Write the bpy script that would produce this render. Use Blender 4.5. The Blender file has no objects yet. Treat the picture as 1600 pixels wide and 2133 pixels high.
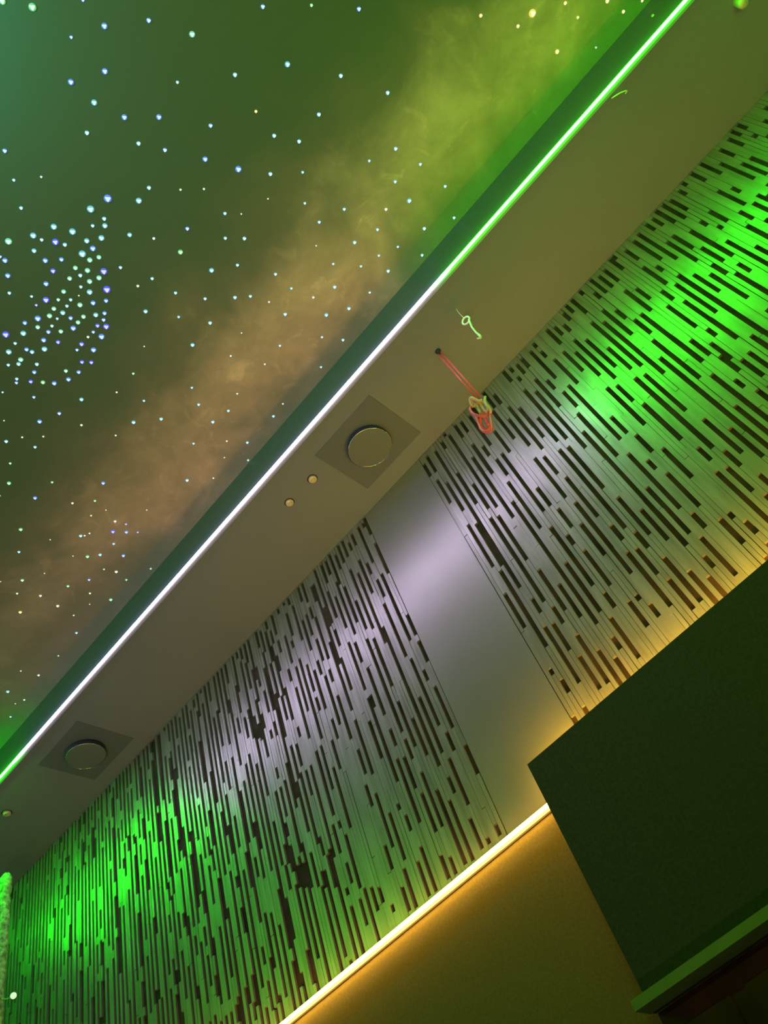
import bpy, bmesh, math, random
from mathutils import Matrix, Vector
random.seed(11)
SC = bpy.context.scene
COL = SC.collection

# ---------------------------------------------------------------- camera, world, lights, exposure
EYE = 1.5
R = Matrix(((0.6627444430051652, -0.6927918993200336, -0.2842695683718428),
            (0.694299309641241, 0.4262470445265845, 0.5798809581837017),
            (-0.28056776703226183, -0.5816810477133428, 0.7634977975303125)))
right, up, back = R @ Vector((1, 0, 0)), R @ Vector((0, -1, 0)), R @ Vector((0, 0, -1))
cam_data = bpy.data.cameras.new('camera')
cam = bpy.data.objects.new('camera', cam_data)
COL.objects.link(cam)
cam.matrix_world = Matrix(((right.x, up.x, back.x, 0), (right.y, up.y, back.y, 0), (right.z, up.z, back.z, EYE), (0, 0, 0, 1)))
cam_data.sensor_fit = 'VERTICAL'
cam_data.sensor_height = 24.0
cam_data.lens = 1728.0 / 2133.0 * 24.0
cam_data.clip_start = 0.02
SC.camera = cam

world = bpy.data.worlds.new('world')
SC.world = world
world.use_nodes = True
world.node_tree.nodes['Background'].inputs[0].default_value = (0.25, 0.35, 0.05, 1)
world.node_tree.nodes['Background'].inputs[1].default_value = 0.0
SC.view_settings.view_transform = 'Standard'
SC.view_settings.look = 'None'
SC.view_settings.exposure = 0.0
SC.view_settings.gamma = 1.0
SC.view_settings.use_curve_mapping = False
SC.cycles.use_denoising = True
SC.cycles.max_bounces = 6
SC.cycles.sample_clamp_indirect = 4.0

ZS, ZC, YL, YW = 5.573, 5.866, 2.285, 3.0      # soffit height, star ceiling height, fascia plane, wall plane

CLR = dict(A=(0.45, 0.46, 0.0), B=(0.0, 1.6, 0.0), C=(0.1, 1.6, 0.0), D=(0.0, 2.0, 1.8), E=(0.54, 0.37, 0.23),
           F=(0.10, 0.64, 0.0), G=(0.0, 0.14, 0.18), H=(0.02, 2.1, 0.02), I=(0.63, 0.51, 0.75), J=(0.02, 2.8, 0.02), K=(0.50, 0.27, 0.022))

def area(name, loc, aim, sx, sy, color, power):
    d = bpy.data.lights.new(name, 'AREA')
    d.shape = 'RECTANGLE'; d.size = sx; d.size_y = sy
    d.color = color; d.energy = power
    o = bpy.data.objects.new(name, d); COL.objects.link(o)
    o.location = loc
    v = Vector(aim) - Vector(loc)
    o.rotation_euler = v.to_track_quat('-Z', 'Y').to_euler()
    return o

# unseen fill lights added for ambient colour, standing in for lamps elsewhere in the hall
# area sx runs along X because the aim directions have no X component
LIGHTS = [  # name, location, aim, size x, size y, colour (r, g, b), watts
    ('opposite_ledge_fill', (2.2, -3.9, 3.3), (2.2, 0.0, 5.2), 4.5, 0.06, CLR['A'], 100),
    ('opposite_green_fill', (3.2, -2.3, 5.5), (3.2, 0.5, 5.0), 4.0, 0.04, CLR['B'], 30),
    ('opposite_far_fill', (-6.5, -2.3, 5.5), (-6.5, 0.5, 5.0), 3.0, 0.04, CLR['C'], 30),
    ('overhead_teal_fill', (-1.0, -0.9, 5.2), (-0.9, -0.5, 5.86), 1.0, 0.04, CLR['D'], 5),  # added teal fill for the near part of the ceiling
    ('floor_fill', (-0.9, -0.3, 0.25), (-0.9, 0.3, 5), 2.4, 0.2, CLR['E'], 60),  # added upward fill, brightens ceiling and soffit more than walls
    ('floor_fill', (2.6, -0.3, 0.25), (2.6, 0.3, 5), 2.2, 0.2, CLR['F'], 60),
    ('floor_fill', (-3.6, -0.3, 0.25), (-3.6, 0.3, 5), 2.2, 0.2, CLR['G'], 60)]
for nm, loc, aim, sx, sy, c, w in LIGHTS:
    k = max(c)
    if k > 0:
        l = area(nm, loc, aim, sx, sy, tuple(v / k for v in c), w * k)
        if nm in ('floor_fill', 'overhead_teal_fill'): l.data.spread = math.radians(110)

# ---------------------------------------------------------------- helpers
def P(m):
    return m.node_tree.nodes['Principled BSDF']

def mat(name, base, rough=0.6, spec=0.5, metal=0.0, noise=None, bump=None):
    m = bpy.data.materials.new(name); m.use_nodes = True
    nt = m.node_tree; b = P(m)
    b.inputs['Base Color'].default_value = (*base, 1)
    b.inputs['Roughness'].default_value = rough
    b.inputs['Specular IOR Level'].default_value = spec
    b.inputs['Metallic'].default_value = metal
    tc = nt.nodes.new('ShaderNodeTexCoord')
    if noise:
        scale, amt, stretch = noise
        mp = nt.nodes.new('ShaderNodeMapping'); mp.inputs['Scale'].default_value = stretch
        n = nt.nodes.new('ShaderNodeTexNoise'); n.inputs['Scale'].default_value = scale; n.inputs['Detail'].default_value = 5
        r = nt.nodes.new('ShaderNodeValToRGB')
        r.color_ramp.elements[0].position = 0.3; r.color_ramp.elements[1].position = 0.7
        r.color_ramp.elements[0].color = (*[c * (1 - amt) for c in base], 1)
        r.color_ramp.elements[1].color = (*[min(1, c * (1 + amt)) for c in base], 1)
        nt.links.new(tc.outputs['Object'], mp.inputs[0]); nt.links.new(mp.outputs[0], n.inputs['Vector'])
        nt.links.new(n.outputs['Fac'], r.inputs[0]); nt.links.new(r.outputs[0], b.inputs['Base Color'])
    if bump:
        scale, strength = bump
        n2 = nt.nodes.new('ShaderNodeTexNoise'); n2.inputs['Scale'].default_value = scale; n2.inputs['Detail'].default_value = 6
        bp = nt.nodes.new('ShaderNodeBump'); bp.inputs['Strength'].default_value = strength; bp.inputs['Distance'].default_value = 0.01
        nt.links.new(tc.outputs['Object'], n2.inputs['Vector']); nt.links.new(n2.outputs['Fac'], bp.inputs['Height'])
        nt.links.new(bp.outputs[0], b.inputs['Normal'])
    return m

def glow(name, color, strength, sample=True):
    m = bpy.data.materials.new(name); m.use_nodes = True
    nt = m.node_tree; b = P(m)
    b.inputs['Base Color'].default_value = (0.2, 0.2, 0.2, 1)
    b.inputs['Emission Color'].default_value = (*color, 1)
    b.inputs['Emission Strength'].default_value = strength
    if not sample:
        m.cycles.emission_sampling = 'NONE'
    return m

def box(bm, x0, x1, y0, y1, z0, z1):
    vs = [bm.verts.new((x, y, z)) for x in (x0, x1) for y in (y0, y1) for z in (z0, z1)]
    for f in ((0, 1, 3, 2), (4, 6, 7, 5), (0, 4, 5, 1), (2, 3, 7, 6), (0, 2, 6, 4), (1, 5, 7, 3)):
        bm.faces.new([vs[i] for i in f])

def cyl(bm, c, r0, r1, z0, z1, n=48, cap0=True, cap1=True, mi=0):
    a = [bm.verts.new((c[0] + r0 * math.cos(2 * math.pi * i / n), c[1] + r0 * math.sin(2 * math.pi * i / n), z0)) for i in range(n)]
    b = [bm.verts.new((c[0] + r1 * math.cos(2 * math.pi * i / n), c[1] + r1 * math.sin(2 * math.pi * i / n), z1)) for i in range(n)]
    fs = [bm.faces.new((a[i], a[(i + 1) % n], b[(i + 1) % n], b[i])) for i in range(n)]
    if cap0: fs.append(bm.faces.new(list(reversed(a))))
    if cap1: fs.append(bm.faces.new(b))
    for f in fs: f.material_index = mi

def tube(bm, pts, rad, n=8, smooth=True, flat=1.0):
    pts = [Vector(p) for p in pts]
    if smooth and len(pts) > 2:
        out = []
        for i in range(len(pts) - 1):
            p0, p1, p2, p3 = pts[max(i - 1, 0)], pts[i], pts[i + 1], pts[min(i + 2, len(pts) - 1)]
            for k in range(5):
                t = k / 5
                out.append(0.5 * ((2 * p1) + (-p0 + p2) * t + (2 * p0 - 5 * p1 + 4 * p2 - p3) * t * t + (-p0 + 3 * p1 - 3 * p2 + p3) * t ** 3))
        out.append(pts[-1]); pts = out
    rings = []
    nrm = None
    for i, p in enumerate(pts):
        d = (pts[min(i + 1, len(pts) - 1)] - pts[max(i - 1, 0)]).normalized()
        if nrm is None:
            nrm = d.cross(Vector((0.3, 0.9, 0.2))).normalized()
        nrm = (nrm - d * nrm.dot(d)).normalized()
        bi = d.cross(nrm)
        r = rad[min(int(i * len(rad) / len(pts)), len(rad) - 1)] if isinstance(rad, (list, tuple)) else rad
        rings.append([bm.verts.new(p + nrm * r * math.cos(2 * math.pi * k / n) + bi * r * flat * math.sin(2 * math.pi * k / n)) for k in range(n)])
    for a, b in zip(rings, rings[1:]):
        for k in range(n):
            bm.faces.new((a[k], a[(k + 1) % n], b[(k + 1) % n], b[k]))
    bm.faces.new(list(reversed(rings[0]))); bm.faces.new(rings[-1])

def obj(name, bm, mats, parent=None, smooth=False, origin=None):
    bmesh.ops.recalc_face_normals(bm, faces=bm.faces)
    if origin is not None:
        bmesh.ops.translate(bm, verts=bm.verts, vec=-Vector(origin))
    me = bpy.data.meshes.new(name); bm.to_mesh(me); bm.free()
    for m in (mats if isinstance(mats, (list, tuple)) else [mats]): me.materials.append(m)
    if smooth:
        for p in me.polygons: p.use_smooth = True
    o = bpy.data.objects.new(name, me); COL.objects.link(o)
    if origin is not None: o.location = origin
    if parent: o.parent = parent
    return o

def tag(o, label, cat, group=None):
    o['label'] = label; o['category'] = cat
    if group: o['group'] = group
    return o

def empty(name, loc, label, cat, group=None):
    o = bpy.data.objects.new(name, None); COL.objects.link(o); o.location = loc
    o.empty_display_size = 0.1
    return tag(o, label, cat, group)

def part(name, bm, mats, root, smooth=False):          # geometry given in world space
    bmesh.ops.translate(bm, verts=bm.verts, vec=-Vector(root.location))
    return obj(name, bm, mats, root, smooth)

def struct(name, bm, m, label):
    o = obj(name, bm, m); o['kind'] = 'structure'; o['label'] = label
    return o

NB = bmesh.new

# ---------------------------------------------------------------- materials
M_slat = mat('grey_satin_slat', (0.42, 0.40, 0.42), 0.35, 0.6, 0.72, noise=(3.0, 0.22, (9.0, 9.0, 1.0)))
M_plain = mat('grey_satin_panel', (0.42, 0.40, 0.42), 0.35, 0.6, 0.72, noise=(2.0, 0.06, (1, 1, 1)))
M_backing = mat('dark_slot_backing', (0.055, 0.035, 0.028), 0.8, 0.2, noise=(6.0, 0.5, (1, 1, 1)))
M_soffit = mat('taupe_soffit_paint', (0.235, 0.245, 0.27), 0.75, 0.25, noise=(1.2, 0.05, (1, 1, 1)), bump=(140, 0.15))
M_fascia = mat('charcoal_fascia', (0.12, 0.185, 0.26), 0.42, 0.4, bump=(120, 0.1))
M_dark = mat('dark_fabric_wall', (0.15, 0.125, 0.035), 0.75, 0.2, noise=(90.0, 0.12, (1, 1, 1)), bump=(220, 0.12))
M_block = mat('black_fabric_wall', (0.045, 0.055, 0.03), 0.9, 0.12, noise=(90.0, 0.15, (1, 1, 1)), bump=(220, 0.15))
M_room = mat('room_wall_paint', (0.12, 0.12, 0.10), 0.8, 0.2, noise=(1.0, 0.1, (1, 1, 1)))
M_floor = mat('dark_carpet', (0.06, 0.055, 0.05), 0.95, 0.1, noise=(60, 0.4, (1, 1, 1)))
M_door = mat('dark_red_brown_door', (0.035, 0.014, 0.008), 0.6, 0.3, noise=(8.0, 0.4, (1, 1, 1)))
M_trim = mat('pale_door_trim', (0.13, 0.24, 0.05), 0.6, 0.3, noise=(10.0, 0.1, (1, 1, 1)))
M_plate = mat('speaker_plate_grey', (0.15, 0.165, 0.18), 0.6, 0.3)
M_disc = mat('speaker_disc_grey', (0.17, 0.185, 0.19), 0.55, 0.3, bump=(400, 0.15))
M_rubber = mat('black_surround', (0.03, 0.035, 0.05), 0.5, 0.3)
M_chrome = mat('polished_ring', (0.75, 0.68, 0.55), 0.15, 0.8, 1.0)
M_brass = mat('dull_brass_cap', (0.80, 0.62, 0.40), 0.45, 0.5, 0.2, noise=(120, 0.15, (1, 1, 1)))
M_red = mat('red_painted_wire', (0.95, 0.10, 0.15), 0.4, 0.5)
M_white = mat('white_painted_wire', (0.85, 0.85, 0.75), 0.5, 0.4)
M_cream = mat('cream_wire', (0.80, 0.66, 0.35), 0.5, 0.4)
M_alu = mat('dark_led_channel', (0.08, 0.08, 0.08), 0.5, 0.4, 0.0)
M_tinsel = mat('rough_green_wrap', (0.35, 0.55, 0.25), 0.35, 0.6, noise=(35, 0.7, (1, 1, 1)), bump=(60, 1.0))

def mural():
    m = bpy.data.materials.new('night_sky_mural'); m.use_nodes = True
    nt = m.node_tree; b = P(m); N = nt.nodes.new; L = nt.links.new
    b.inputs['Roughness'].default_value = 0.8; b.inputs['Specular IOR Level'].default_value = 0.15
    tc = N('ShaderNodeTexCoord')
    sep = N('ShaderNodeSeparateXYZ'); L(tc.outputs['Object'], sep.inputs[0])
    def mth(op, a, b_=None, clamp=False):
        n = N('ShaderNodeMath'); n.operation = op; n.use_clamp = clamp
        for i, v in enumerate((a, b_)):
            if v is None: continue
            if isinstance(v, (int, float)): n.inputs[i].default_value = v
            else: L(v, n.inputs[i])
        return n.outputs[0]
    def noise(scale, detail, rough=0.55, dist=0.0, off=0.0):
        mp = N('ShaderNodeMapping'); mp.inputs['Location'].default_value = (off, off * 0.7, 0)
        L(tc.outputs['Object'], mp.inputs[0])
        n = N('ShaderNodeTexNoise'); n.inputs['Scale'].default_value = scale; n.inputs['Detail'].default_value = detail
        n.inputs['Roughness'].default_value = rough; n.inputs['Distortion'].default_value = dist
        L(mp.outputs[0], n.inputs['Vector']); return n.outputs['Fac']
    warp = mth('MULTIPLY', mth('SUBTRACT', noise(1.3, 4, 0.6, 0.6, 3.1), 0.5), 0.75)
    d = mth('DIVIDE', mth('ADD', mth('SUBTRACT', sep.outputs['Y'], 1.84), warp), 0.40)
    band = mth('POWER', 2.7183, mth('MULTIPLY', mth('MULTIPLY', d, d), -1.0))
    fade = N('ShaderNodeMapRange'); fade.inputs['From Min'].default_value = -4.5; fade.inputs['From Max'].default_value = -1.2
    fade.inputs['To Min'].default_value = 0.45; fade.inputs['To Max'].default_value = 1.0
    L(sep.outputs['X'], fade.inputs['Value'])
    band = mth('MULTIPLY', band, fade.outputs[0])
    tex = noise(3.2, 7, 0.62, 0.5, 8.0)
    t2 = mth('MULTIPLY', band, mth('ADD', mth('MULTIPLY', tex, 0.8), 0.35), True)
    puff = mth('MULTIPLY', mth('SUBTRACT', noise(6.5, 6, 0.6, 1.2, 1.7), 0.57, True), mth('MULTIPLY', band, 1.2))
    fac = mth('ADD', t2, puff, True)
    r = N('ShaderNodeValToRGB'); L(fac, r.inputs[0])
    e = r.color_ramp.elements
    e[0].position = 0.0; e[0].color = (0.105, 0.15, 0.085, 1)
    e[1].position = 1.0; e[1].color = (0.86, 0.57, 0.33, 1)
    k = e.new(0.35); k.color = (0.24, 0.205, 0.12, 1)
    k = e.new(0.7); k.color = (0.55, 0.37, 0.22, 1)
    L(r.outputs[0], b.inputs['Base Color'])
    return m
M_mural = mural()

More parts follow.
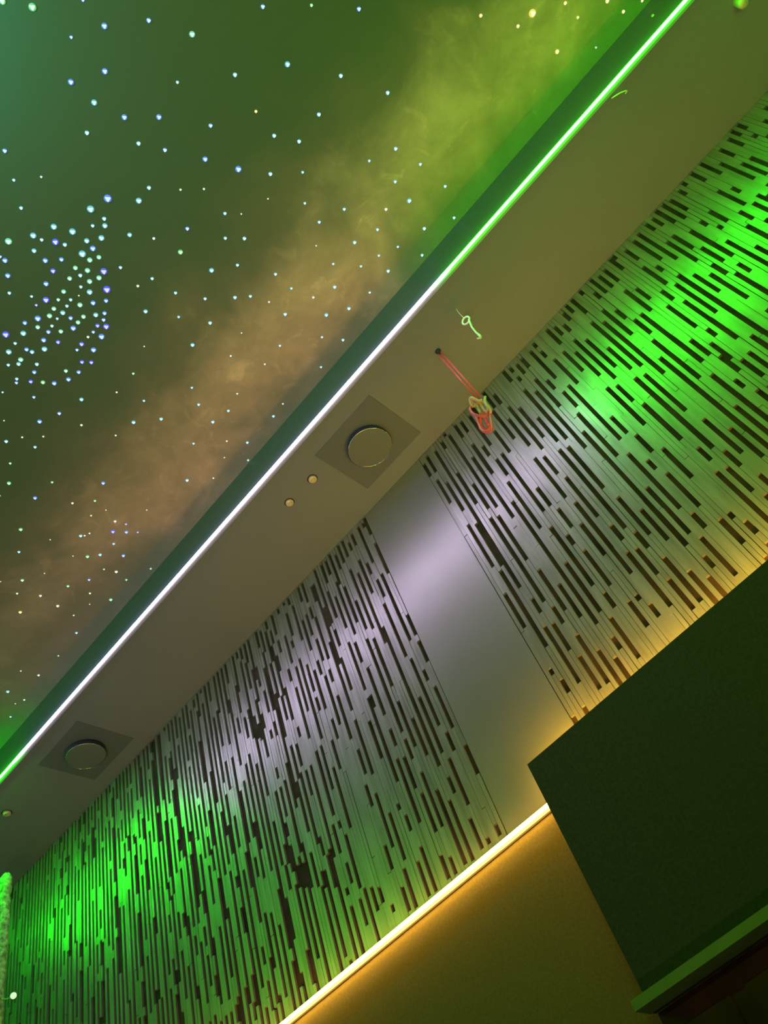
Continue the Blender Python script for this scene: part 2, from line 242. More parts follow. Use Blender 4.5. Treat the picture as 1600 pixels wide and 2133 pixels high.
# slots of the panels: column: bottom-top in mm above 3 m
SLOTS = """-350:197-336,481-583,699-961,1007-1374,1418-1727,1774-1884,1979-2573 -349:167-652 -348:390-1334,1504-1717,2149-2272,2366-2573 -347:247-333,884-2384 -346:185-460,611-690 -345:559-857,943-1364,1710-2273,2385-2573 -344:116-1151 -343:1539-1788,1873-1998,2227-2573 -342:245-353,404-650,721-1532,2001-2198 -341:555-810,2481-2573 -340:287-1326,1549-1893,2039-2573 -339:1286-2344 -338:144-950,1462-1591,2382-2573 -337:1183-1546,1662-2043,2085-2399 -336:318-729,808-1185,2353-2573 -335:1401-1502,1570-1672,1822-2536 -334:146-745,893-1028 -333:595-1076,1188-1286,1746-2468 -332:131-331,2478-2573 -331:382-874,1076-1183,1417-1516,1754-2078,2160-2568 -330:180-308,1296-1374,1523-1681 -329:614-1543,1694-1903,1971-2187,2288-2430,2529-2573 -328:1399-1487,1563-1745 -327:395-533,702-1205,1250-2077,2340-2573 -325:162-797,1209-1565,1653-1997,2152-2573 -324:841-1043 -323:105-433,645-2145,2244-2446,2509-2573 -322:1688-2037 -321:101-754,977-1100,2082-2362 -320:1089-1247,1334-2573 -319:344-832 -318:893-1957 -317:235-368,430-539,621-731,1986-2573 -316:251-738,977-1149,1221-1411,1502-1820 -315:1944-2450,2526-2573 -314:291-865,916-1017,1131-1569,1658-1834,2400-2573 -313:1705-2573 -312:110-354,448-1000,1062-1802 -311:1681-2573 -310:116-212,302-1331,1746-2392 -309:1889-2570 -308:119-1250,1320-1967 -307:2104-2573 -306:159-816,885-983,1026-1434,1593-1793,1842-1954 -305:2122-2573 -304:169-933,1079-2573 -302:303-459,537-702,901-1305,1351-1466,1556-1962,2104-2214,2272-2573 -301:613-2113 -300:104-511,2368-2573 -299:612-1089,1303-1447,1641-1816,1908-2573 -298:155-328,1599-2264 -297:288-512,606-1043,1139-1660,1759-2072,2208-2561 -295:375-521,716-1906,1953-2205,2386-2528 -294:182-963 -293:1075-1507,1591-2269,2367-2519 -292:114-904 -291:562-1791,1859-1997,2047-2544 -290:335-621 -289:830-1050,1095-2090,2282-2573 -288:353-998,1790-1971 -287:1387-1959,2194-2506 -286:271-496,559-1039 -285:1598-1718,1761-2573 -284:290-1092,1232-1445,1495-1608 -283:245-393,1699-1948,2166-2363 -282:408-903,952-1673,1833-2552 -281:207-492 -280:711-1561,1617-1759,1827-2063,2177-2321,2400-2558 -279:319-434 -278:229-657,836-1135,1201-1809,2061-2573 -277:1659-2254 -276:223-765,1071-1226,2482-2569 -275:1536-1705,1860-2139,2323-2448 -274:207-301,373-658,699-997,1091-1664 -273:1506-2293,2503-2573 -272:264-391,610-864,1094-1295,2298-2573 -271:371-1251,1296-2106,2462-2573 -269:368-1090,1312-1475,1633-2021,2196-2508 -268:1052-1582 -267:258-946,1567-2573 -265:373-840,976-1460,1619-2070,2225-2395 -264:2338-2573 -263:381-1881,1986-2279 -262:181-290,534-662,1381-1455 -261:150-1048,1155-1251,1337-1766,1864-2408,2464-2573 -259:179-480,608-1389,1647-1735,1954-2573 -257:342-1033,1100-1534,1801-2573 -255:336-478,608-856,969-1048,1092-2573 -254:406-1193,1564-1757 -253:1759-2573 -252:114-832,996-1503 -251:899-1444,1610-1772,1815-2573 -249:117-712,833-969,1213-1413,1506-1647,1719-2558 -248:617-1150 -247:117-732,806-2306,2348-2573 -245:359-715,756-1839,1943-2573 -244:1060-1510 -243:214-869,1963-2351,2468-2547 -242:612-773,904-1335,1449-2028 -241:248-610 -240:678-2178,2382-2573 -239:354-447,2215-2294,2509-2573 -238:180-726,798-1196,1495-1972,2041-2420 -237:2414-2573 -236:332-474,521-1452,1550-1647,1736-2049,2222-2341 -235:2033-2105,2290-2573 -234:389-815,909-1622,1869-2331 -233:215-449,1569-1791 -232:197-1046,1268-2573 -231:228-1312 -230:1628-2190,2402-2573 -229:226-368,442-813,923-1081,1141-1629 -228:1902-2135,2301-2554 -227:180-294,568-1005,1088-1409,1497-1591,2426-2573 -226:356-585,934-2357 -225:166-392,640-988,2131-2315,2464-2573 -224:392-519,1531-2140,2227-2573 -223:805-1389 -222:282-453,699-824,1381-2251,2330-2573 -221:967-1176 -220:298-872,941-1799,1882-2368,2428-2550 -219:320-914,2105-2355 -218:333-545,777-1240,1285-1472,1524-2253,2316-2573 -217:206-1017 -216:964-1220,1313-1478,1555-1686,1849-2385,2452-2573 -215:234-1457 -214:162-258,838-940,1464-2117,2166-2573 -213:269-387,495-804,865-1264 -212:142-223,1393-2248 -211:151-865,2325-2573 -210:858-1293,1342-1901,1959-2275 -209:127-214,312-471,639-710,2496-2573 -208:348-1402,1460-1677,1776-2194,2277-2438 -207:1162-2514 -206:294-514,596-1574 -205:1833-2146,2385-2573 -204:327-448,956-1563 -203:269-965,1805-1882,2012-2183,2258-2573 -202:1741-1987 -201:321-1633,2009-2573 -200:1896-2015 -199:262-823,1028-2346,2387-2573 -197:368-812,856-1004,1089-1424,1550-1826,1910-1982,2109-2350,2392-2573 -196:114-250,561-1952 -194:170-421,475-549,793-1117,1216-1639,1715-1863,1910-2130,2207-2573 -193:381-626 -192:149-350,818-1726,1871-2033,2205-2573 -191:124-890,1501-2446 -190:825-1308 -189:143-825,1194-1893,1970-2573 -188:316-445 -187:173-1673,1782-2276,2359-2573 -185:328-830,905-2405,2470-2573 -184:1742-1961,2012-2573 -183:145-775,825-973,1127-1237,1399-2573 -182:338-899,1312-1436 -181:179-279,404-663,819-1334,1453-1857,2014-2573 -180:1331-2573 -179:378-571,706-974,1042-1205 -178:1443-1829,1943-2328 -177:172-321,534-863,1085-1173,2532-2573 -176:1022-1447,1493-1645,1812-2017,2096-2282 -175:161-462,659-1133,1553-2322,2406-2573 -174:457-723,1495-2159 -173:221-308,875-990,1039-1697,2060-2573 -171:116-509,596-928,1035-1473,1559-2308,2370-2573 -170:1121-1619 -169:302-519,663-830,881-993,1186-2522 -168:1056-1196 -167:292-468,587-699,801-1418,1514-2062,2114-2573 -166:537-895 -165:254-473,1365-1738,1788-2295,2349-2573 -164:1063-1303 -163:135-470,528-920,1356-1483,1550-2482 -162:1244-1384 -161:395-483,619-1183,1392-1638,1844-2174,2468-2542 -160:224-513,923-2423 -159:324-979,2355-2573 -158:1163-1883 -157:171-526,1633-2437,2529-2573 -156:431-1162,1203-1555 -155:341-429,1377-2573 -154:397-555,772-917,1032-1102,1241-1432 -153:233-1633,1718-2243,2383-2573 -151:273-363,453-1101,1243-1452,1636-1850,1969-2268 -150:2228-2573 -149:322-470,547-641,966-1186 -148:133-329,757-1832,1932-2573 -147:334-562,1217-1570 -146:180-367,494-788,992-1112,2155-2573 -145:1221-1610,1724-2258 -144:331-763,958-1309,2383-2573 -143:1121-1702,1940-2064 -142:128-672 -141:961-1745,2073-2311 -140:121-464,519-843,1852-2019,2234-2573 -139:324-1639 -138:184-383,546-770,1814-2050,2498-2573 -137:940-1211,1380-2456 -136:787-929,1780-1963,2455-2573 -135:292-459,919-1039,1751-1882,2170-2403 -134:196-791,859-1369,1607-2061,2382-2573 -133:757-1008,1058-1145,1809-1927,2024-2306 -132:379-877,1168-1366,1423-1501,2191-2573 -131:731-911,1696-1763,2117-2292 -130:191-864,920-1382,1885-2064 -129:706-965,1685-1795 -128:1166-1471,1864-2225,2407-2573 -127:684-881,1214-2350 -126:194-678,986-1311,1625-1968,2329-2536 -125:652-747,1311-1545,1914-2211 -124:293-739,885-1338,1719-1914,2204-2485 -123:153-268,805-917,1367-1525,1894-2335,2483-2573 -122:614-800,1157-1324,1687-1944,2083-2223,2326-2454 -121:209-818,1542-1616 -120:754-1325,2209-2321,2373-2573 -119:169-483,536-576,1941-2046 -118:749-917,1481-1873 -117:573-686,955-1376,2058-2305,2511-2573 -116:165-250,348-482,863-909,1650-2009 -115:521-817,1088-1382,2153-2219 -114:190-510,1412-2039,2243-2457,2531-2573 -113:824-1202 -112:369-489,1584-1686,1730-1952,2494-2573 -111:1156-1353,2142-2468 -110:383-463,1562-1867 -109:1327-1470,2014-2287 -108:313-352,1791-1908 -107:1395-1765,2107-2299,2419-2573 -106:1867-2055 -105:485-615,834-964,1259-1572,1677-1778,2217-2326,2371-2573 -104:267-387,1014-1173,1843-2213 -103:574-882 -102:258-452,982-1342,1409-1948,2314-2466 -101:481-738,1742-2465 -100:1525-1778,2042-2218 -99:1855-1995,2051-2573 -98:260-434,708-745,1018-1265 -97:578-666,2059-2305 -96:258-482,842-1396,1451-1828,2362-2550 -95:1308-1398,1928-2215 -94:580-951,1624-1787,2401-2542 -93:1016-1125,1220-1566,1834-2309 -92:266-384,740-931,2259-2571 -91:486-698,1894-2220 -90:261-347,884-1010,1055-1738,2363-2514 -89:485-793,1796-2045 -88:929-1227,1332-1700,2382-2573 -87:268-658,1759-2296 -86:841-1077,2398-2573 -85:260-570,1602-2217 -84:747-1715,2414-2499 -83:577-668,1981-2297 -82:274-430,792-1150,2419-2538 -81:484-744,1419-1847,2112-2221 -80:271-304,927-1385,1885-2041 -79:756-870,2178-2543 -78:1189-1265,1483-2050 -77:269-326,861-1131,2485-2534 -76:574-741,1286-1440,1484-1649,2006-2300,2385-2573 -51:412-484,2358-2498 -50:275-435,707-744,1014-1265,2052-2295 -49:584-664,1451-1820,2352-2530 -48:416-487,846-1399,1925-2213 -47:180-420,1413-1779 -46:586-945,1220-2510 -45:340-420,1017-1120 -44:746-925,1890-2205 -43:312-432,494-694,1052-1732,2439-2525 -42:881-999,1791-2033 -41:167-319,490-787,1324-1700,2527-2573 -40:928-1227,1753-2522 -39:403-654 -38:101-160,841-1072,1606-2205 -37:390-569,2394-2546 -36:253-397,754-1703,1972-2287 -35:577-654,2395-2524 -34:194-434,791-1142,1415-1835,2101-2206 -33:486-737,1876-2039 -32:293-433,927-1376,2157-2503 -31:758-859,1484-2042 -30:164-214,289-358,1186-1263,2388-2573 -29:862-1119,1481-1645,1995-2227 -28:299-439,574-738,1275-1432 -26:264-424,699-735,1011-1255,2049-2374 -25:573-655,1447-1818,2369-2573 -24:370-430,834-1382,1918-2210 -23:1609-1778,2354-2470 -22:349-429,575-940,1211-1553,1825-2288 -21:1006-1119 -20:245-389,738-921,1884-2211 -19:493-687,1045-1732 -18:232-422,876-996,1783-2036 -17:497-787,1318-1700,2427-2573 -16:190-364,925-1217,1749-2293 -15:400-650,2369-2422,2479-2538 -14:837-1067,1603-2209 -13:397-569,2392-2511 -12:215-379,749-1702,1966-2291 -11:579-656,2403-2522 -10:225-282,786-1140,1408-1831,2099-2207 -9:485-738,1869-2037 -8:359-430,919-1373,2158-2507 -7:249-351,755-861,1473-2044 -6:368-428,1180-1257,2352-2431,2481-2537 -5:857-1122,1474-1636,1996-2293 -4:217-378,574-742,1272-1427 -3:428-469 -2:104-268,694-737,1001-1248,2038-2282 -1:212-512,569-653,1433-1812,2339-2538 0:1914-2202 1:368-445,1604-1771,2385-2499 2:290-378,504-938,1204-1545,1815-2285 3:407-503,1000-1106,2357-2449 4:135-368,733-918,1876-2211 5:609-686,1044-1716,2429-2526 6:109-368,869-993,1779-2030 7:667-778,1315-1686,2457-2573 8:137-510,916-1206,1742-2282 9:508-637,2366-2573 10:270-385,828-1062,1592-2208 11:587-722 12:362-517,808-1694,1964-2287,2504-2573 13:244-390 14:848-1136,1402-1823,2089-2202,2368-2449 15:352-847,1866-2036 16:909-1371,2365-2573 17:210-282,347-544,1467-2031 18:591-726,1175-1249,2360-2527 19:260-319,986-1117,1466-1631,1989-2264 20:462-850,1266-1420,2358-2531 21:292-363,894-1094,1352-1520,2058-2206 22:103-573,623-831,1149-1310,1665-1927 23:1527-1606,2401-2573 24:365-973,1121-1314,1927-2044,2509-2573 25:196-291,527-1034,1421-1864 26:364-454,2049-2293 27:140-624,992-1063,1165-1377,1640-2001,2362-2513 28:656-925,2146-2215 29:201-353,1218-2038 30:2222-2517 31:377-490,545-624,1728-1955 32:2133-2533 33:352-665,721-1008,1286-1426,1561-1869 34:194-270,2006-2296 35:212-564,858-1074,1780-1911,2442-2541 36:588-802,1403-1745,2099-2297 37:278-419,813-1309,1861-2058,2417-2534 38:1676-1780 39:118-431,496-877,1301-1479,1842-2217,2357-2573 41:287-540,727-784,870-1085,1191-1314,1529-1958,2319-2553 42:140-238,2145-2216 43:221-394,696-792,900-1032,1590-1779,2041-2089,2356-2533 44:549-684,1272-1632 45:149-259,2055-2219 46:395-454,826-962,1074-1239,1695-1931,2455-2536 48:307-380,826-1192,1415-1499,1929-2045,2509-2573 49:221-593,665-795,1775-1866 50:1228-1514,2049-2286 51:340-463,534-627,1829-2014,2417-2573 52:131-211,641-896,1511-1797,2143-2221 53:196-279,1921-2038 54:305-475,805-1182,1485-1985,2363-2573 55:1154-1551 56:123-653,1907-2042,2139-2435 57:782-917,1004-1164 58:350-1038,1166-1266,1314-1428,1488-1688,2091-2302 59:1547-1621,1813-1949,2388-2520 60:199-322,429-1129,1481-1880,2112-2285 62:171-467,877-947,1872-1937,2394-2530 63:1417-2117 64:260-374,670-1370,2467-2573 65:438-519,1452-1618,1730-1886,2359-2401 66:342-788,1575-1663,2194-2314,2473-2573 67:1431-1504,1633-1798 68:197-323,589-674,894-1185,2116-2287 69:1441-1615,2255-2419 70:360-455,644-1344,1855-1911 71:263-374,1782-1971,2136-2374 72:293-845,2289-2491 73:205-269,1645-2162 74:181-563,1148-1512,1597-1650 76:118-282,370-1070,1350-1642,1939-2281,2464-2573 77:1193-1253 78:348-591,721-937,1233-1483,2468-2555 79:253-315 80:297-376,654-705,850-996,1117-1167,1313-1419,1596-1753,1949-2077,2124-2537 81:248-298,431-943,1197-1293 82:1591-1983 83:214-814,960-1181,2313-2404,2495-2573 84:1488-1752,1824-1923,2277-2478 85:270-504,573-919,1056-1284,1953-2159 86:2258-2445 87:234-373,422-599,905-1029,1108-1290,1355-1443,1689-1824 88:608-774 89:260-485,899-1397,1525-1639,1912-2573 91:243-353,450-637,695-781,1548-1768,2505-2573 92:757-930,1193-1273,1756-1960,2130-2538 93:1326-1435 94:237-433,1012-1103,1258-1958,2002-2241,2316-2573 95:535-603,671-819 96:262-332,1100-1211,1605-2305 97:359-436,1507-1559 98:213-451,818-1058,1614-1809,1892-1992,2403-2469 100:396-650,760-984,1160-1338,1815-1869,2157-2282 101:1405-1594 102:107-545,983-1115,2220-2498 103:627-848,1791-2002 104:241-436,888-1080,1971-2262 105:296-485,1232-1752,2308-2442 106:360-654,717-930,2047-2289 107:132-353,1087-1380,1567-1753,2351-2510 108:512-695,1768-1986 109:107-243,377-462,1178-1295,1986-2099 110:821-961 111:260-448,593-693,1122-1255,2265-2573 112:685-749,1845-2103 113:334-592,1005-1070,1138-1646,2415-2477 114:562-940,1776-2217 115:1066-1132,2221-2360 116:356-559,1235-1317,1604-1975 117:114-373,549-713,942-1095,1393-1509 118:723-781,1216-1357,2314-2435 119:195-398,713-1017,1427-1589,1660-1734,1829-1920,2031-2298,2484-2573 120:414-678,1001-1145,2416-2471 121:1597-1712,2454-2573 122:246-444,1081-1176,1288-1411,2018-2121"""
# star lights: x y, size + colour + region
STARS = """-0.568 -0.007 4gB|-0.507 0.092 5gB|-0.347 0.231 2bB|-0.371 0.350 4bB|-0.500 0.269 2bB|-0.227 0.479 3bB|0.154 0.824 3bB|0.309 0.988 2gB|0.449 1.166 3bB|-0.145 0.652 4tB|-0.521 0.448 4bB|-0.654 0.361 4bB|-0.348 0.716 2cB|-0.149 0.898 3cB|0.049 1.058 4cB|0.183 1.287 3cB|-0.661 0.482 4cB|-0.627 0.618 4bB|-0.525 0.737 4bB|-0.400 0.943 3bB|-0.209 1.071 2yB|-0.018 1.317 3cB|-0.792 0.527 3cB|-0.682 0.731 3cB|-0.628 0.842 3bB|-0.237 1.208 3cB|-0.177 1.321 3cB|-1.089 0.293 3bA|-0.540 1.014 4bB|-0.474 1.168 5bB|-0.390 1.307 3cB|-0.278 1.430 2cB|-0.012 1.665 2cE|-1.179 0.387 2cA|-1.090 0.473 1.5cA|-0.821 0.883 3cB|-0.733 1.006 1.5wB|-0.658 1.093 1.5wB|-0.493 1.374 1wB|-1.272 0.476 2.5cN|-0.903 0.880 4.5cB|-0.389 1.539 2cE|-0.279 1.725 2.5cE|-0.689 1.247 2.5cB|-0.639 1.314 1wB|-0.869 1.144 3bB|-0.415 1.663 2.5cE|-0.243 1.944 2.5cE|-1.071 0.939 3.5cA|-1.013 1.042 2wA|-0.789 1.325 2.5cB|-0.729 1.404 3cB|-0.375 1.890 3cE|-0.521 1.733 1wE|-0.989 1.187 4gB|-0.343 2.049 2cE|-1.239 0.996 2.5cA|-0.970 1.371 4cB|-0.864 1.462 2.5cE|-0.538 1.874 2cE|-0.451 2.009 2cE|-1.192 1.154 2.5cA|-0.778 1.656 2.5cE|-1.269 1.119 2wA|-1.184 1.294 2.5cA|-0.632 1.968 3cE|-0.787 1.777 2cE|-0.532 2.154 2cE|-1.117 1.437 2.5cA|-1.015 1.561 3cE|-0.959 1.624 2.5cE|-0.752 1.910 2wE|-0.923 1.727 1.5wE|-0.677 2.120 3cE|-1.362 1.229 3.5cA|-0.924 1.845 3cE|-0.786 2.039 3.5cE|-1.285 1.385 2cA|-1.213 1.541 3cE|-0.904 2.108 2cE|-0.843 2.222 2.5cE|-1.090 1.942 2cE|-1.158 1.717 1wE|-1.375 1.541 3.5cE|-1.534 1.336 1wA|-1.305 1.753 1.5wE|-1.232 1.944 1.5wE|-1.052 2.229 2cE|-1.704 1.380 2gA|0.284 1.519 3cE|0.122 1.734 3cE|0.154 1.893 2.5cE|0.164 2.084 2.5cE|0.002 1.847 2.5cE|-0.019 1.978 4cE|-0.134 1.907 2.5wE|0.080 2.248 2.5cE|-0.071 2.153 3cE|-0.239 2.103 2cE|-0.185 2.250 2.5cE|-0.374 2.154 3cE|0.840 1.642 2.5yT|0.942 1.824 2.5yT|1.030 1.839 6yT|1.013 2.074 3.5yT|1.177 1.938 2.5yT|1.185 2.039 2yT|1.171 2.225 1.5gT|1.338 2.104 3yT|1.372 2.210 2.5yT|1.472 2.250 2yT|-1.475 1.930 1.5wE|-1.659 1.789 2.5cE|-1.595 1.956 2.5cE|-1.707 1.926 3cE|-1.373 2.197 1.5wE|-1.472 2.203 2.5cE|-1.767 2.075 1.5wE|-1.706 2.185 2.5cE|-1.890 1.920 2cE|-1.869 2.134 1wE|-1.804 2.268 2cE|-2.027 2.168 1.5wE|-2.186 0.890 1.5cA|-2.123 1.033 2.5bA|-1.996 1.242 3.5cA|-1.852 1.371 1.5wA|-1.813 1.522 2cE|-1.592 1.693 2cE|-2.137 1.192 3bA|-2.239 1.134 4bA|-1.962 1.553 3.5cE|-1.857 1.668 3cE|-2.136 1.328 2wA|-2.090 1.519 1.5wE|-2.336 0.981 1wA|-2.377 1.110 1.5wA|-2.312 1.199 1.5wA|-2.446 1.055 3cA|-2.396 1.198 2.5cA|-2.562 1.143 2gA|-2.684 1.204 3.5gA|-2.786 1.207 1gA|-2.554 1.396 2gA|-2.407 1.639 3.5bE|-2.700 1.374 3.5bA|-2.623 1.569 2wE|-2.541 1.668 2gE|-2.126 2.042 3cE|-2.566 1.759 1wE|-2.646 1.708 1.5wE|-2.439 1.964 1wE|-2.942 1.422 3.5gA|-2.610 1.851 2.5wP|-2.683 1.883 4vP|-2.594 1.918 2vP|-2.645 1.954 3.5bP|-2.611 2.014 1.5bP|-2.809 1.738 3cP|-2.796 1.757 1.5wP|-2.766 1.772 1.5wP|-2.925 1.603 1wP|-2.761 1.939 2.5bP|-3.096 1.498 2.5cE|-2.968 1.783 1wP|-2.928 1.859 3.5gP|-2.877 1.916 3cP|-2.812 2.042 3.5bP|-2.966 2.000 1.5wP|-2.946 2.077 3wP|-2.817 2.250 2gP|-3.171 1.710 1wP|-3.283 1.626 3gF|-3.085 1.968 2.5bP|-2.972 2.169 2gP|-3.193 1.885 2.5gP|-3.393 1.654 2wF|-3.343 1.783 2.5wP|-3.180 2.034 2wP|-3.368 1.918 3wP|-3.164 2.177 3.5gP|-3.261 2.082 1wP|-3.522 1.748 3yF|-3.392 2.047 1.5wP|-3.518 2.144 2.5cP|-3.754 2.153 1.5wF|-3.354 1.523 1wF|-3.984 2.014 1.5wF|-3.970 2.135 2.5wF|-4.194 2.039 3.5cF|-4.221 2.174 2wF|-4.279 2.141 1wF|-4.409 2.179 2cF|-0.986 0.760 6bN|-1.079 0.725 5.5cN|-1.079 0.800 3cN|-1.142 0.776 2.5cN|-1.106 0.821 4cN|-1.258 0.637 4.5cN|-1.225 0.717 5cN|-1.354 0.585 4.5cN|-1.348 0.626 2.5cN|-1.448 0.511 5tN|-1.318 0.681 5vN|-1.303 0.723 3cN|-1.223 0.794 4cN|-1.168 0.841 4.5cN|-1.417 0.626 3.5cN|-1.238 0.837 4.5bN|-1.292 0.812 5.5cN|-1.541 0.545 4bN|-1.537 0.519 2bN|-1.428 0.692 4bN|-1.377 0.749 3.5bN|-1.297 0.857 4tN|-1.258 0.884 3.5tN|-1.374 0.824 3.5tN|-1.350 0.877 4tN|-1.306 0.942 5.5vN|-1.452 0.748 4vN|-1.601 0.593 4bN|-1.393 0.863 3cN|-1.438 0.831 3.5tN|-1.349 0.942 4tN|-1.393 0.916 4tN|-1.378 1.006 6vN|-1.530 0.756 4bN|-1.443 0.897 2.5cN|-1.676 0.643 2.5cN|-1.629 0.735 2cN|-1.515 0.844 3.5tN|-1.441 0.946 4.5cN|-1.604 0.799 5vN|-1.656 0.776 2vN|-1.568 0.846 2.5tN|-1.532 0.894 2.5cN|-1.489 0.914 1wN|-1.529 0.945 4tN|-1.481 0.991 4bN|-1.432 1.036 3.5bN|-1.572 0.897 2.5cN|-1.623 0.854 3.5tN|-1.616 0.900 4cN|-1.669 0.857 4tN|-1.715 0.819 5bN|-1.660 0.895 2cN|-1.618 0.946 3.5bN|-1.574 0.993 3.5tN|-1.529 1.037 4cN|-1.495 1.067 3.5bN|-1.529 1.083 3bN|-1.575 1.076 3.5vN|-1.553 1.114 5vN|-1.617 0.988 3.5tN|-1.773 0.781 3.5bN|-1.757 0.843 3.5tN|-1.710 0.895 2.5cN|-1.659 0.986 4.5bN|-1.749 0.898 3.5bN|-1.711 0.946 3.5tN|-1.618 1.078 2.5bN|-1.883 0.739 5.5vN|-1.828 0.804 4.5cN|-1.616 1.126 5bN|-1.658 1.072 2wN|-1.803 0.903 4bN|-1.771 0.966 3.5vN|-1.900 0.800 2.5cN|-1.712 1.067 4vN|-1.898 0.862 3.5bN|-1.895 0.891 3.5cN|-1.845 0.932 4.5cN|-1.754 1.066 2.5bN|-1.705 1.134 4.5bN|-1.961 0.799 4.5cN|-1.966 0.868 4tN|-1.994 0.872 3.5cN|-2.028 0.834 2.5cN|-1.943 0.946 3cN|-1.800 1.124 3.5vN|-1.774 1.164 3.5vN|-1.991 0.959 3.5bN|-1.893 1.085 3tN|-1.861 1.142 3.5bN|-2.076 0.908 2.5cN|-2.097 0.918 2.5bN|-2.050 0.973 3.5vN|-2.019 1.025 3.5gN|-1.991 1.075 4bN|-1.929 1.122 4bN"""
STAR_ROT = 0
CAGE = {
 'fing1': [(-0.5365, 2.575, 4.96), (-0.5362, 2.5663, 4.966), (-0.5265, 2.5594, 4.9982), (-0.5148, 2.5555, 5.0036), (-0.5073, 2.5555, 4.9921), (-0.4989, 2.5594, 4.9638), (-0.4929, 2.5663, 4.9466), (-0.4783, 2.575, 4.9489)],
 'fing2': [(-0.5184, 2.575, 5.0101), (-0.5246, 2.5923, 5.0026), (-0.522, 2.5923, 4.9715), (-0.5268, 2.575, 4.8775)],
 'bar2': [(-0.5097, 2.575, 5.0008), (-0.5028, 2.5997, 4.985), (-0.5072, 2.61, 4.9637), (-0.5063, 2.5997, 4.8983), (-0.4975, 2.575, 4.8489)],
 'upring': [(-0.5324, 2.575, 4.9577), (-0.5129, 2.5956, 4.9843), (-0.4943, 2.6083, 4.985), (-0.4841, 2.6083, 4.954), (-0.4851, 2.5956, 4.8964), (-0.4895, 2.575, 4.8445)],
 'hook': [(-0.4561, 2.575, 4.9458), (-0.4667, 2.5632, 4.9111), (-0.4723, 2.556, 4.874), (-0.4712, 2.556, 4.8423), (-0.475, 2.5632, 4.8184), (-0.4897, 2.575, 4.8152)],
 'band': [(-0.5391, 2.575, 4.9755), (-0.5503, 2.555, 4.9448), (-0.5526, 2.5404, 4.8993), (-0.5472, 2.535, 4.8599), (-0.5332, 2.5404, 4.8262), (-0.5151, 2.555, 4.807), (-0.4901, 2.575, 4.8194)],
 'inner': [(-0.5272, 2.575, 4.8669), (-0.514, 2.601, 4.8959), (-0.5025, 2.601, 4.8827), (-0.4882, 2.575, 4.8277)],
 'bask': [(-0.552, 2.575, 4.8998), (-0.5578, 2.5616, 4.8357), (-0.561, 2.5503, 4.7857), (-0.5649, 2.5427, 4.7413), (-0.5572, 2.54, 4.7033), (-0.5313, 2.5427, 4.6761), (-0.5141, 2.5503, 4.704), (-0.5018, 2.5616, 4.7615), (-0.4897, 2.575, 4.8152)],
 'loop': [(-0.5379, 2.575, 4.8566), (-0.561, 2.5925, 4.8378), (-0.5647, 2.6053, 4.8082), (-0.5557, 2.61, 4.7891), (-0.535, 2.6053, 4.7909), (-0.5283, 2.5925, 4.8159), (-0.5228, 2.575, 4.8309)],
 'bar3': [(-0.5203, 2.575, 4.8308), (-0.5276, 2.575, 4.7977), (-0.5287, 2.575, 4.7669)],
}

# ---------------------------------------------------------------- the room
XA, XB = -8.5, 5.0
bm = NB(); box(bm, XA, XB, -4.0, YL + 0.02, ZC, ZC + 0.15)
struct('ceiling', bm, M_mural, 'dark ceiling printed with a brownish milky way band')
bm = NB(); box(bm, XA, XB, -4.0, 3.3, -0.1, 0.0)
struct('floor', bm, M_floor, 'dark carpeted floor')
bm = NB(); box(bm, XA, XB, 3.05, 3.25, 0, ZS)
struct('wall_front', bm, M_room, 'wall behind the slatted panels')
bm = NB(); box(bm, XA, XB, -4.2, -4.0, 0, ZC)
struct('wall_back', bm, M_room, 'wall on the far side of the hall')
bm = NB(); box(bm, XA - 0.2, XA, -4.2, 3.25, 0, ZC)
struct('wall_left', bm, M_room, 'end wall')
bm = NB(); box(bm, XB, XB + 0.2, -4.2, 3.25, 0, ZC)
struct('wall_right', bm, M_room, 'end wall')
# bulkhead that runs round under the ceiling: flat underside and an upright fascia
bm = NB(); box(bm, XA, XB, YL + 0.02, 3.25, ZS, ZS + 0.02)
struct('trim_1', bm, M_soffit, 'flat taupe underside of the dropped bulkhead')
bm = NB(); box(bm, XA, XB, YL, YL + 0.02, ZS, ZC + 0.02)
struct('trim_2', bm, M_fascia, 'narrow dark upright fascia between star ceiling and led strip')
# plain dark wainscot under the amber strip
bm = NB(); box(bm, XA, XB, 2.955, 3.05, 0, 3.185)
struct('trim_3', bm, M_dark, 'plain dark wall facing below the amber light strip')
# projecting dark wall face at the right, its door below
XV = -1.322
bm = NB()
box(bm, XV, XB, 2.88, 2.90, 2.37, 3.368)
box(bm, 1.1, XB, 2.88, 2.90, 0.0, 2.37)
struct('wall_inner', bm, M_block, 'black projecting wall face that hides the end of the amber strip')
bm = NB(); box(bm, XV + 0.002, 1.1, 2.905, 2.935, 0.0, 2.37)
for i in range(9):
    x = -1.27 + i * 0.26
    box(bm, x, x + 0.2, 2.897, 2.905, 0.1, 2.3)
struct('door_1', bm, M_door, 'dark red brown door in the projecting wall')
bm = NB(); box(bm, -1.331, 1.2, 2.78, 2.879, 2.371, 2.404)
struct('trim_4', bm, M_trim, 'pale green lit ledge over the door')

# ---------------------------------------------------------------- slotted wall panels
PITCH, OFF = 0.02145, 0.010
cols = {}
for tok in SLOTS.split():
    k, v = tok.split(':')
    cols[int(k)] = [tuple(3.0 + int(q) / 1000 for q in s.split('-')) for s in v.split(',')]

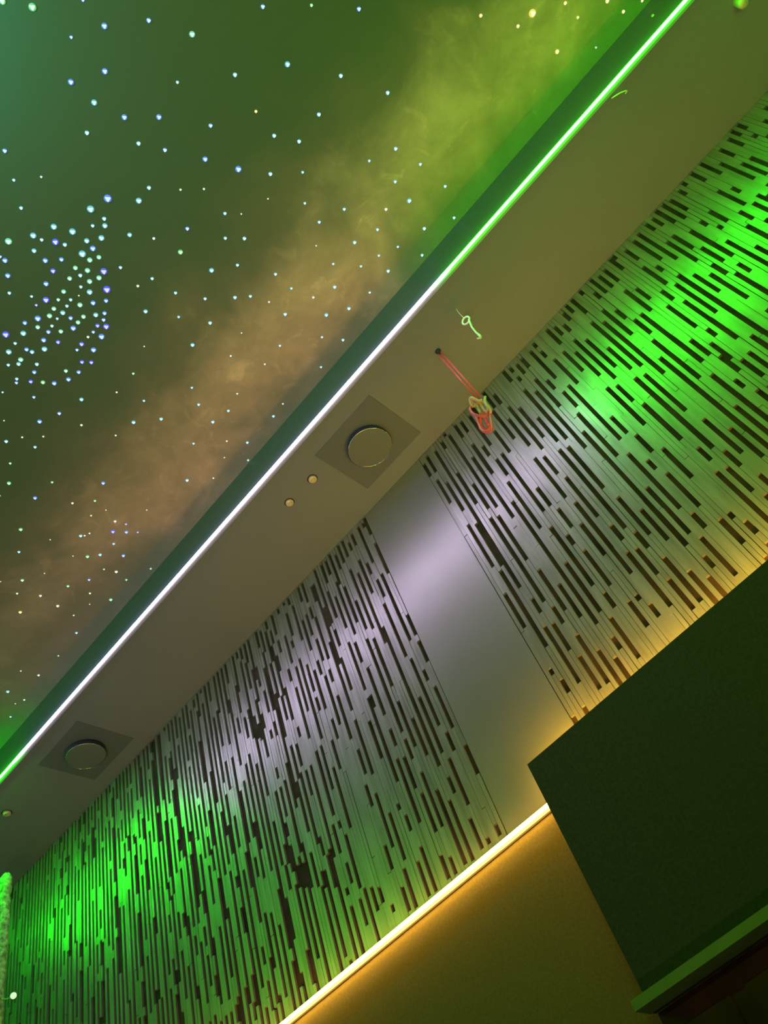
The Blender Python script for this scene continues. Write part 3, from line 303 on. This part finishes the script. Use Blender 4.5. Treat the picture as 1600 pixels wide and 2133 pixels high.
def slotted_panel(k0, k1, label):
    xa, xb = OFF + (k0 - 0.5) * PITCH, OFF + (k1 + 0.5) * PITCH
    root = empty('slotted_panel', ((xa + xb) / 2, YW, 3.10), label, 'panel', 'slotted wood wall panels')
    bm = NB()
    for k in range(k0, k1 + 1):
        x = OFF + k * PITCH
        solid, z = [], 3.10
        for a, b in cols.get(k, []):
            if a - z > 0.004: solid.append((z, a))
            z = max(z, b)
        if ZS - z > 0.004: solid.append((z, ZS - 0.001))
        for a, b in solid:
            cuts = [a]
            while b - cuts[-1] > 0.9:
                c = cuts[-1] + random.uniform(0.25, 0.85)
                if b - c < 0.1: break
                cuts.append(c)
            cuts.append(b)
            for i in range(len(cuts) - 1):
                gl = 0.0016 if random.random() < 0.32 else 0.0
                gr = 0.0016 if random.random() < 0.32 else 0.0
                gz = 0.0035 if (i < len(cuts) - 2 and random.random() < 0.6) else 0.0
                y = YW - random.choice((0, 0, 0.0006, 0.0012))
                box(bm, x - PITCH / 2 + gl, x + PITCH / 2 - gr, y, YW + 0.014, cuts[i], cuts[i + 1] - gz)
    part('slat_face', bm, M_slat, root)
    bm = NB(); box(bm, xa + 0.001, xb - 0.001, YW + 0.0145, YW + 0.049, 3.10, ZS - 0.001)
    part('backing_board', bm, M_backing, root)
    return root
slotted_panel(-51, 160, 'grey wooden wall panel with upright slots, above the black projecting wall')
slotted_panel(-350, -76, 'long grey wooden wall panel with dense upright slots, above the amber light strip')
xa, xb = OFF - 75.5 * PITCH + 0.003, OFF - 51.5 * PITCH - 0.003
bm = NB(); box(bm, xa, xb, YW + 0.001, YW + 0.049, 3.10, ZS - 0.001)
tag(obj('plain_panel', bm, M_plain, origin=((xa + xb) / 2, YW, 3.10)), 'smooth unslotted grey wall panel between the two slotted ones', 'panel')

# ---------------------------------------------------------------- led strips
def cove_material(name, strength):
    m = bpy.data.materials.new(name); m.use_nodes = True
    nt = m.node_tree; b = P(m)
    b.inputs['Base Color'].default_value = (0.3, 0.3, 0.3, 1)
    tc = nt.nodes.new('ShaderNodeTexCoord'); sep = nt.nodes.new('ShaderNodeSeparateXYZ')
    nt.links.new(tc.outputs['Object'], sep.inputs[0])
    mr = nt.nodes.new('ShaderNodeMapRange')
    mr.inputs['From Min'].default_value = -5.0; mr.inputs['From Max'].default_value = 0.0
    nt.links.new(sep.outputs['X'], mr.inputs['Value'])
    r = nt.nodes.new('ShaderNodeValToRGB'); e = r.color_ramp.elements
    W = (*CLR['I'], 1)
    e[0].position = 0.10; e[0].color = (*CLR['J'], 1)
    e[1].position = 0.13; e[1].color = W
    k = e.new(0.945); k.color = W
    k = e.new(0.975); k.color = (*CLR['H'], 1)
    nt.links.new(mr.outputs[0], r.inputs[0])
    nt.links.new(r.outputs[0], b.inputs['Emission Color'])
    b.inputs['Emission Strength'].default_value = strength
    return m
COVE = 78.0
M_cove = cove_material('colour_changing_led', COVE)
M_cove_outer = cove_material('colour_changing_led_outer', COVE * 0.03)
M_cove_inner = cove_material('colour_changing_led_inner', COVE * 0.9)
M_halo = cove_material('cove_halo_glow', 0.40)  # faint emission that imitates the bloom around the cove strip
M_halo_faint = cove_material('cove_halo_glow_faint', 0.12)
M_amber = glow('amber_led', tuple(c * (1.0, 0.95, 2.2)[i] for i, c in enumerate(CLR['K'])), 80.0)
M_amber_hot = glow('amber_led_behind', CLR['K'], 300.0)

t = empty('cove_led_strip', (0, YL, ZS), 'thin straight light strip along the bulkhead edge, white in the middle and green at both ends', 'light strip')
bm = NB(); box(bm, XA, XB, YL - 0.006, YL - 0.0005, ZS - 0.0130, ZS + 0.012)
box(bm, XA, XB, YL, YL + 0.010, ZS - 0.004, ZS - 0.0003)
part('halo_strip', bm, M_halo, t)  # added glowing strips form the halo, the upright one also shields the wall
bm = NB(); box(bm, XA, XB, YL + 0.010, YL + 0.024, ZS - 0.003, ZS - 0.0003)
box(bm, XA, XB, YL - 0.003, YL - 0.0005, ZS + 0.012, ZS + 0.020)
part('halo_strip_edge', bm, M_halo_faint, t)
bm = NB(); tube(bm, [(x, YL - 0.018, ZS - 0.008) for x in (-6.4, XB)], 0.0080, 16, False)
bm.normal_update()
for f in bm.faces:
    d = f.calc_center_median() - Vector((0, YL - 0.018, ZS - 0.008))
    if d.z > -0.0025: f.material_index = 2 if d.y > 0.003 else 1
part('diffuser', bm, [M_cove, M_cove_outer, M_cove_inner], t, True)
t = empty('ledge_led_strip', (-4, 2.955, 3.19), 'thin amber light strip along the foot of the slotted panels', 'light strip')
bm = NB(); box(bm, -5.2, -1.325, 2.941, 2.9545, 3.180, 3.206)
part('amber_halo_strip', bm, glow('amber_halo_glow', (1.0, 0.46, 0.05), 0.45), t)  # added glowing strip imitates the halo of the amber tube
bm = NB(); tube(bm, [(x, 2.920, 3.192) for x in (-5.2, -1.325)], 0.0080, 12, False)
part('diffuser', bm, M_amber, t, True)
bm = NB(); tube(bm, [(x, 2.915, 3.315) for x in (-1.31, 0.55)], 0.0105, 12, False)
part('hidden_diffuser', bm, M_amber_hot, t, True)

# ---------------------------------------------------------------- fittings under the bulkhead
def speaker(cx, cy, label):
    t = empty('ceiling_speaker', (cx, cy, ZS), label, 'speaker', 'round speakers on square plates under the bulkhead')
    bm = NB(); box(bm, cx - 0.245, cx + 0.245, cy - 0.222, cy + 0.222, ZS - 0.006, ZS - 0.0003)
    part('mounting_plate', bm, M_plate, t)
    bm = NB(); cyl(bm, (cx, cy), 0.138, 0.132, ZS - 0.045, ZS - 0.006, 64, False, True)
    part('surround', bm, M_rubber, t, True)
    bm = NB()
    pts = [(cx + 0.134 * math.cos(a), cy + 0.134 * math.sin(a), ZS - 0.047) for a in [2 * math.pi * i / 64 for i in range(65)]]
    tube(bm, pts, 0.0022, 6, False)
    part('rim_ring', bm, M_chrome, t, True)
    bm = NB()
    prof = [(0.132, 0), (0.120, 0.003), (0.07, 0.006), (0.0, 0.007)]
    n = 64; prev = None
    for r, h in prof[:-1]:
        ring = [bm.verts.new((cx + r * math.cos(2 * math.pi * i / n), cy + r * math.sin(2 * math.pi * i / n), ZS - 0.046 - h)) for i in range(n)]
        if prev:
            for i in range(n): bm.faces.new((prev[i], prev[(i + 1) % n], ring[(i + 1) % n], ring[i]))
        prev = ring
    bm.faces.new(prev)
    part('grille', bm, M_disc, t, True)
    return t
speaker(-1.195, 2.650, 'round grey speaker on a square plate, beside two small brass caps')
speaker(-4.22, 2.650, 'dim round speaker on a square plate, near the far green end of the light strip')

CAPS = [(-1.575, 2.525, 0.026, 'small round brass cap, the one nearer the round speaker plate'),
        (-1.785, 2.516, 0.025, 'small round brass cap, the one further from the round speaker plate'),
        (-5.011, 2.507, 0.030, 'dim pale cap above the far green end of the slotted panel'),
        ]
for x, y, r, lab in CAPS:
    bm = NB()
    cyl(bm, (x, y), r, r * 0.96, ZS - 0.010, ZS - 0.0003, 24)
    cyl(bm, (x, y), r * 0.55, r * 0.75, ZS - 0.016, ZS - 0.010, 24)
    t = tag(obj('brass_cap', bm, M_brass, origin=(x, y, ZS)), lab, 'cap', 'round caps under the bulkhead')
    bm = NB(); cyl(bm, (x, y), r * 1.25, r * 1.2, ZS - 0.002, ZS - 0.0002, 24)
    part('escutcheon', bm, M_rubber, t)
bm = NB()
x, y = 1.722, 2.492
for i in range(6):
    a0 = math.pi * i / 12; a1 = math.pi * (i + 1) / 12
    cyl(bm, (x, y), 0.026 * math.cos(a0) + 0.001, 0.026 * math.cos(a1) + 0.001, ZS - 0.05 - 0.02 * math.sin(a0), ZS - 0.05 - 0.02 * math.sin(a1), 20, False, i == 5)
cyl(bm, (x, y), 0.027, 0.022, ZS - 0.05, ZS - 0.0003, 20, False, True)
for f in bm.faces: f.smooth = True
tag(obj('pendent_sprinkler', bm, M_brass, origin=(x, y, ZS)), 'stubby cream fitting at the top edge, beside the green end of the light strip', 'sprinkler')

# red rods with a wire cage
t = empty('caged_sprinkler', (-0.504, 2.575, ZS), 'red wire cage hanging on twin red rods in front of the slotted panel', 'sprinkler')
bm = NB()
tube(bm, [(-0.516, 2.575, ZS - 0.03), (-0.4945, 2.575, 4.985)], 0.0052, 8, False)
part('rod', bm, M_red, t, True)
bm = NB()
tube(bm, [(-0.497, 2.575, ZS - 0.03), (-0.4755, 2.575, 4.975)], 0.0052, 8, False)
part('rod', bm, M_red, t, True)
bm = NB(); cyl(bm, (-0.507, 2.575), 0.008, 0.018, ZS - 0.03, ZS - 0.0003, 16)
part('ceiling_fixing', bm, M_rubber, t)
def join_cage(names, name, m):
    bm = NB()
    for k in names: tube(bm, CAGE[k], 0.0072, 8)
    part(name, bm, m, t, True)
M_pale = mat('worn_red_wire', (0.80, 0.45, 0.30), 0.45, 0.5)
join_cage(['fing1', 'fing2', 'hook', 'upring', 'bar2'], 'upper_cage', M_pale)
join_cage(['band', 'inner', 'bask', 'loop', 'bar3'], 'lower_cage', M_red)

# white ring hook
t = empty('ring_hook', (-0.264, 2.475, ZS), 'white hook with a ring eye hanging under the bulkhead, above the red cage', 'hook')
bm = NB(); tube(bm, [(-0.2625, 2.475, ZS - 0.001), (-0.2656, 2.475, 5.5363), (-0.2653, 2.475, 5.4689), (-0.2640, 2.475, 5.445)], 0.0016, 6)
part('wire', bm, M_white, t, True)
bm = NB()
cx, cz, rr = -0.2650, 5.4137, 0.0235
tube(bm, [(cx + rr * math.cos(2 * math.pi * i / 24), 2.475, cz + rr * 1.25 * math.sin(2 * math.pi * i / 24)) for i in range(25)], 0.0052, 8, False)
part('ring', bm, M_white, t, True)
bm = NB(); tube(bm, [(-0.2500, 2.475, 5.400), (-0.2577, 2.475, 5.3605), (-0.2644, 2.475, 5.3236), (-0.266, 2.475, 5.2574), (-0.2627, 2.475, 5.2173), (-0.2679, 2.475, 5.1998), (-0.282, 2.475, 5.2115)],
              [0.0052, 0.0052, 0.0052, 0.0056, 0.0068, 0.0078, 0.005], 8)
part('shank', bm, M_white, t, True)
# small bent wire beside the strip
bm = NB(); tube(bm, [(1.011, 2.3232, ZS - 0.006), (1.0363, 2.3275, ZS - 0.014), (1.0621, 2.3367, ZS - 0.018), (1.0859, 2.3543, ZS - 0.016), (1.0758, 2.3652, ZS - 0.005)], 0.0036, 6)
tag(obj('wire_clip', bm, M_cream, smooth=True, origin=(1.05, 2.34, ZS)), 'small bent cream wire clip beside the green end of the light strip', 'clip')
bm = NB(); cyl(bm, (0, 0), 0.008, 0.006, 0.0, 0.006, 12)
bmesh.ops.rotate(bm, verts=bm.verts, cent=(0, 0, 0), matrix=Matrix.Rotation(math.radians(90), 3, 'X'))
bmesh.ops.translate(bm, verts=bm.verts, vec=(1.433, YL - 0.0004, 5.74))
tag(obj('screw_cap', bm, M_cream, origin=(1.433, YL, 5.74)), 'tiny cream screw cap on the dark fascia above the green strip', 'cap')
# rough wrapped post at the left edge
t = empty('wrapped_post', (-5.13, 2.6, 0), 'rough green lit post standing at the left edge before the slotted panel', 'post')
bm = NB()
n = 14; prev = None; z = 0.0; H = 5.19
while z <= H:
    s = 1.0 if z < H - 0.04 else 0.55
    ring = [bm.verts.new((-5.128 + 0.036 * s * (1 + random.uniform(-.22, .22)) * math.cos(2 * math.pi * i / n), 2.6 + 0.036 * s * (1 + random.uniform(-.22, .22)) * math.sin(2 * math.pi * i / n), z)) for i in range(n)]
    if prev:
        for i in range(n): bm.faces.new((prev[i], prev[(i + 1) % n], ring[(i + 1) % n], ring[i]))
    else: bm.faces.new(list(reversed(ring)))
    prev = ring; z += 0.035
bm.faces.new(prev)
part('post_body', bm, M_tinsel, t, True)
bm = NB(); tube(bm, [(-5.11, 2.6, 4.33), (-5.02, 2.6, 4.28), (-4.95, 2.6, 4.262)], 0.004, 6)
part('arm', bm, M_tinsel, t, True)
M_bulb = glow('pale_bulb', (0.75, 1.0, 0.62), 0.9, False)
bm = NB(); bmesh.ops.create_icosphere(bm, subdivisions=2, radius=0.019, matrix=Matrix.Translation((-4.938, 2.6, 4.258)))
part('bulb', bm, M_bulb, t, True)

# ---------------------------------------------------------------- fibre optic stars
HALO = {'c': (0.06, 0.45, 0.60), 'b': (0.03, 0.18, 0.85), 'v': (0.04, 0.03, 0.95), 't': (0.12, 0.62, 0.38),
        'g': (0.08, 0.55, 0.16), 'w': (0.42, 0.50, 0.42), 'y': (0.75, 0.72, 0.12)}
CORE = {'c': (0.75, 1.0, 1.0), 'b': (0.65, 0.85, 1.0), 'v': (0.6, 0.65, 1.0), 't': (0.7, 1.0, 0.88),
        'g': (0.65, 1.0, 0.7), 'w': (0.95, 1.0, 0.9), 'y': (1.0, 1.0, 0.62)}
WORD = {'c': 'cyan', 'b': 'blue', 'v': 'deep blue', 't': 'mint', 'g': 'green', 'w': 'white', 'y': 'yellow'}
PLACE = {'N': 'in the dense crescent cluster on the dark ceiling', 'P': 'in the loose cluster low on the brown cloud',
         'T': 'at the top right of the ceiling, near the green strip', 'F': 'at the far lower left end of the ceiling',
         'E': 'scattered over the brown cloud of the ceiling', 'B': 'scattered over the dark upper part of the ceiling',
         'A': 'scattered on the dark ceiling around the crescent cluster'}
star_mesh = {}
for c in HALO:
    mc = glow('star_core_' + WORD[c].replace(' ', '_'), CORE[c], 1.15, False)
    mh = glow('star_halo_' + WORD[c].replace(' ', '_'), HALO[c], 1.0, False)  # halo around each star put in as a coloured glowing rim
    for big in (False, True):
        bm = NB()
        n = 14
        top = [bm.verts.new((math.cos(2 * math.pi * i / n), math.sin(2 * math.pi * i / n), 0)) for i in range(n)]
        mid = [bm.verts.new((0.8 * math.cos(2 * math.pi * i / n), 0.8 * math.sin(2 * math.pi * i / n), -0.35)) for i in range(n)]
        for i in range(n): bm.faces.new((top[i], top[(i + 1) % n], mid[(i + 1) % n], mid[i]))
        bm.faces.new(mid)
        k = 0.80 if big else 0.95
        ang = [math.radians(a) for a in (28, 140, 262)]
        core = []
        for zz in (-0.30, -0.45):
            ring = []
            for a in ang:
                for da, rr in ((-0.30, 0.80), (0, 1.0), (0.30, 0.80)):
                    ring.append(bm.verts.new((k * rr * math.cos(a + da), k * rr * math.sin(a + da), zz)))
            core.append(ring)
        q = len(core[0])
        for i in range(q):
            bm.faces.new((core[0][i], core[0][(i + 1) % q], core[1][(i + 1) % q], core[1][i])).material_index = 1
        bm.faces.new(core[1]).material_index = 1
        bmesh.ops.recalc_face_normals(bm, faces=bm.faces)
        me = bpy.data.meshes.new('fibre_star'); bm.to_mesh(me); bm.free()
        me.materials.append(mh); me.materials.append(mc)
        star_mesh[c, big] = me
first = True
for tok in STARS.split('|'):
    x, y, code = tok.split(' ')
    s, c, reg = float(code[:-2]), code[-2], code[-1]
    size = 'tiny' if s < 2 else 'small' if s < 3.4 else 'large'
    o = bpy.data.objects.new('star_light', star_mesh[c, s > 3.2]); COL.objects.link(o)
    r = 0.0016 + 0.00285 * s
    o.location = (float(x), float(y), ZC - 0.0005); o.scale = (r, r, r)
    o.rotation_euler = (0, 0, math.radians(STAR_ROT) + random.uniform(-0.15, 0.15))
    art = f'{size} {WORD[c]} fibre optic star'
    tag(o, f'{art} {PLACE[reg]}', 'star light', f'{size} {WORD[c]} stars {PLACE[reg]}')
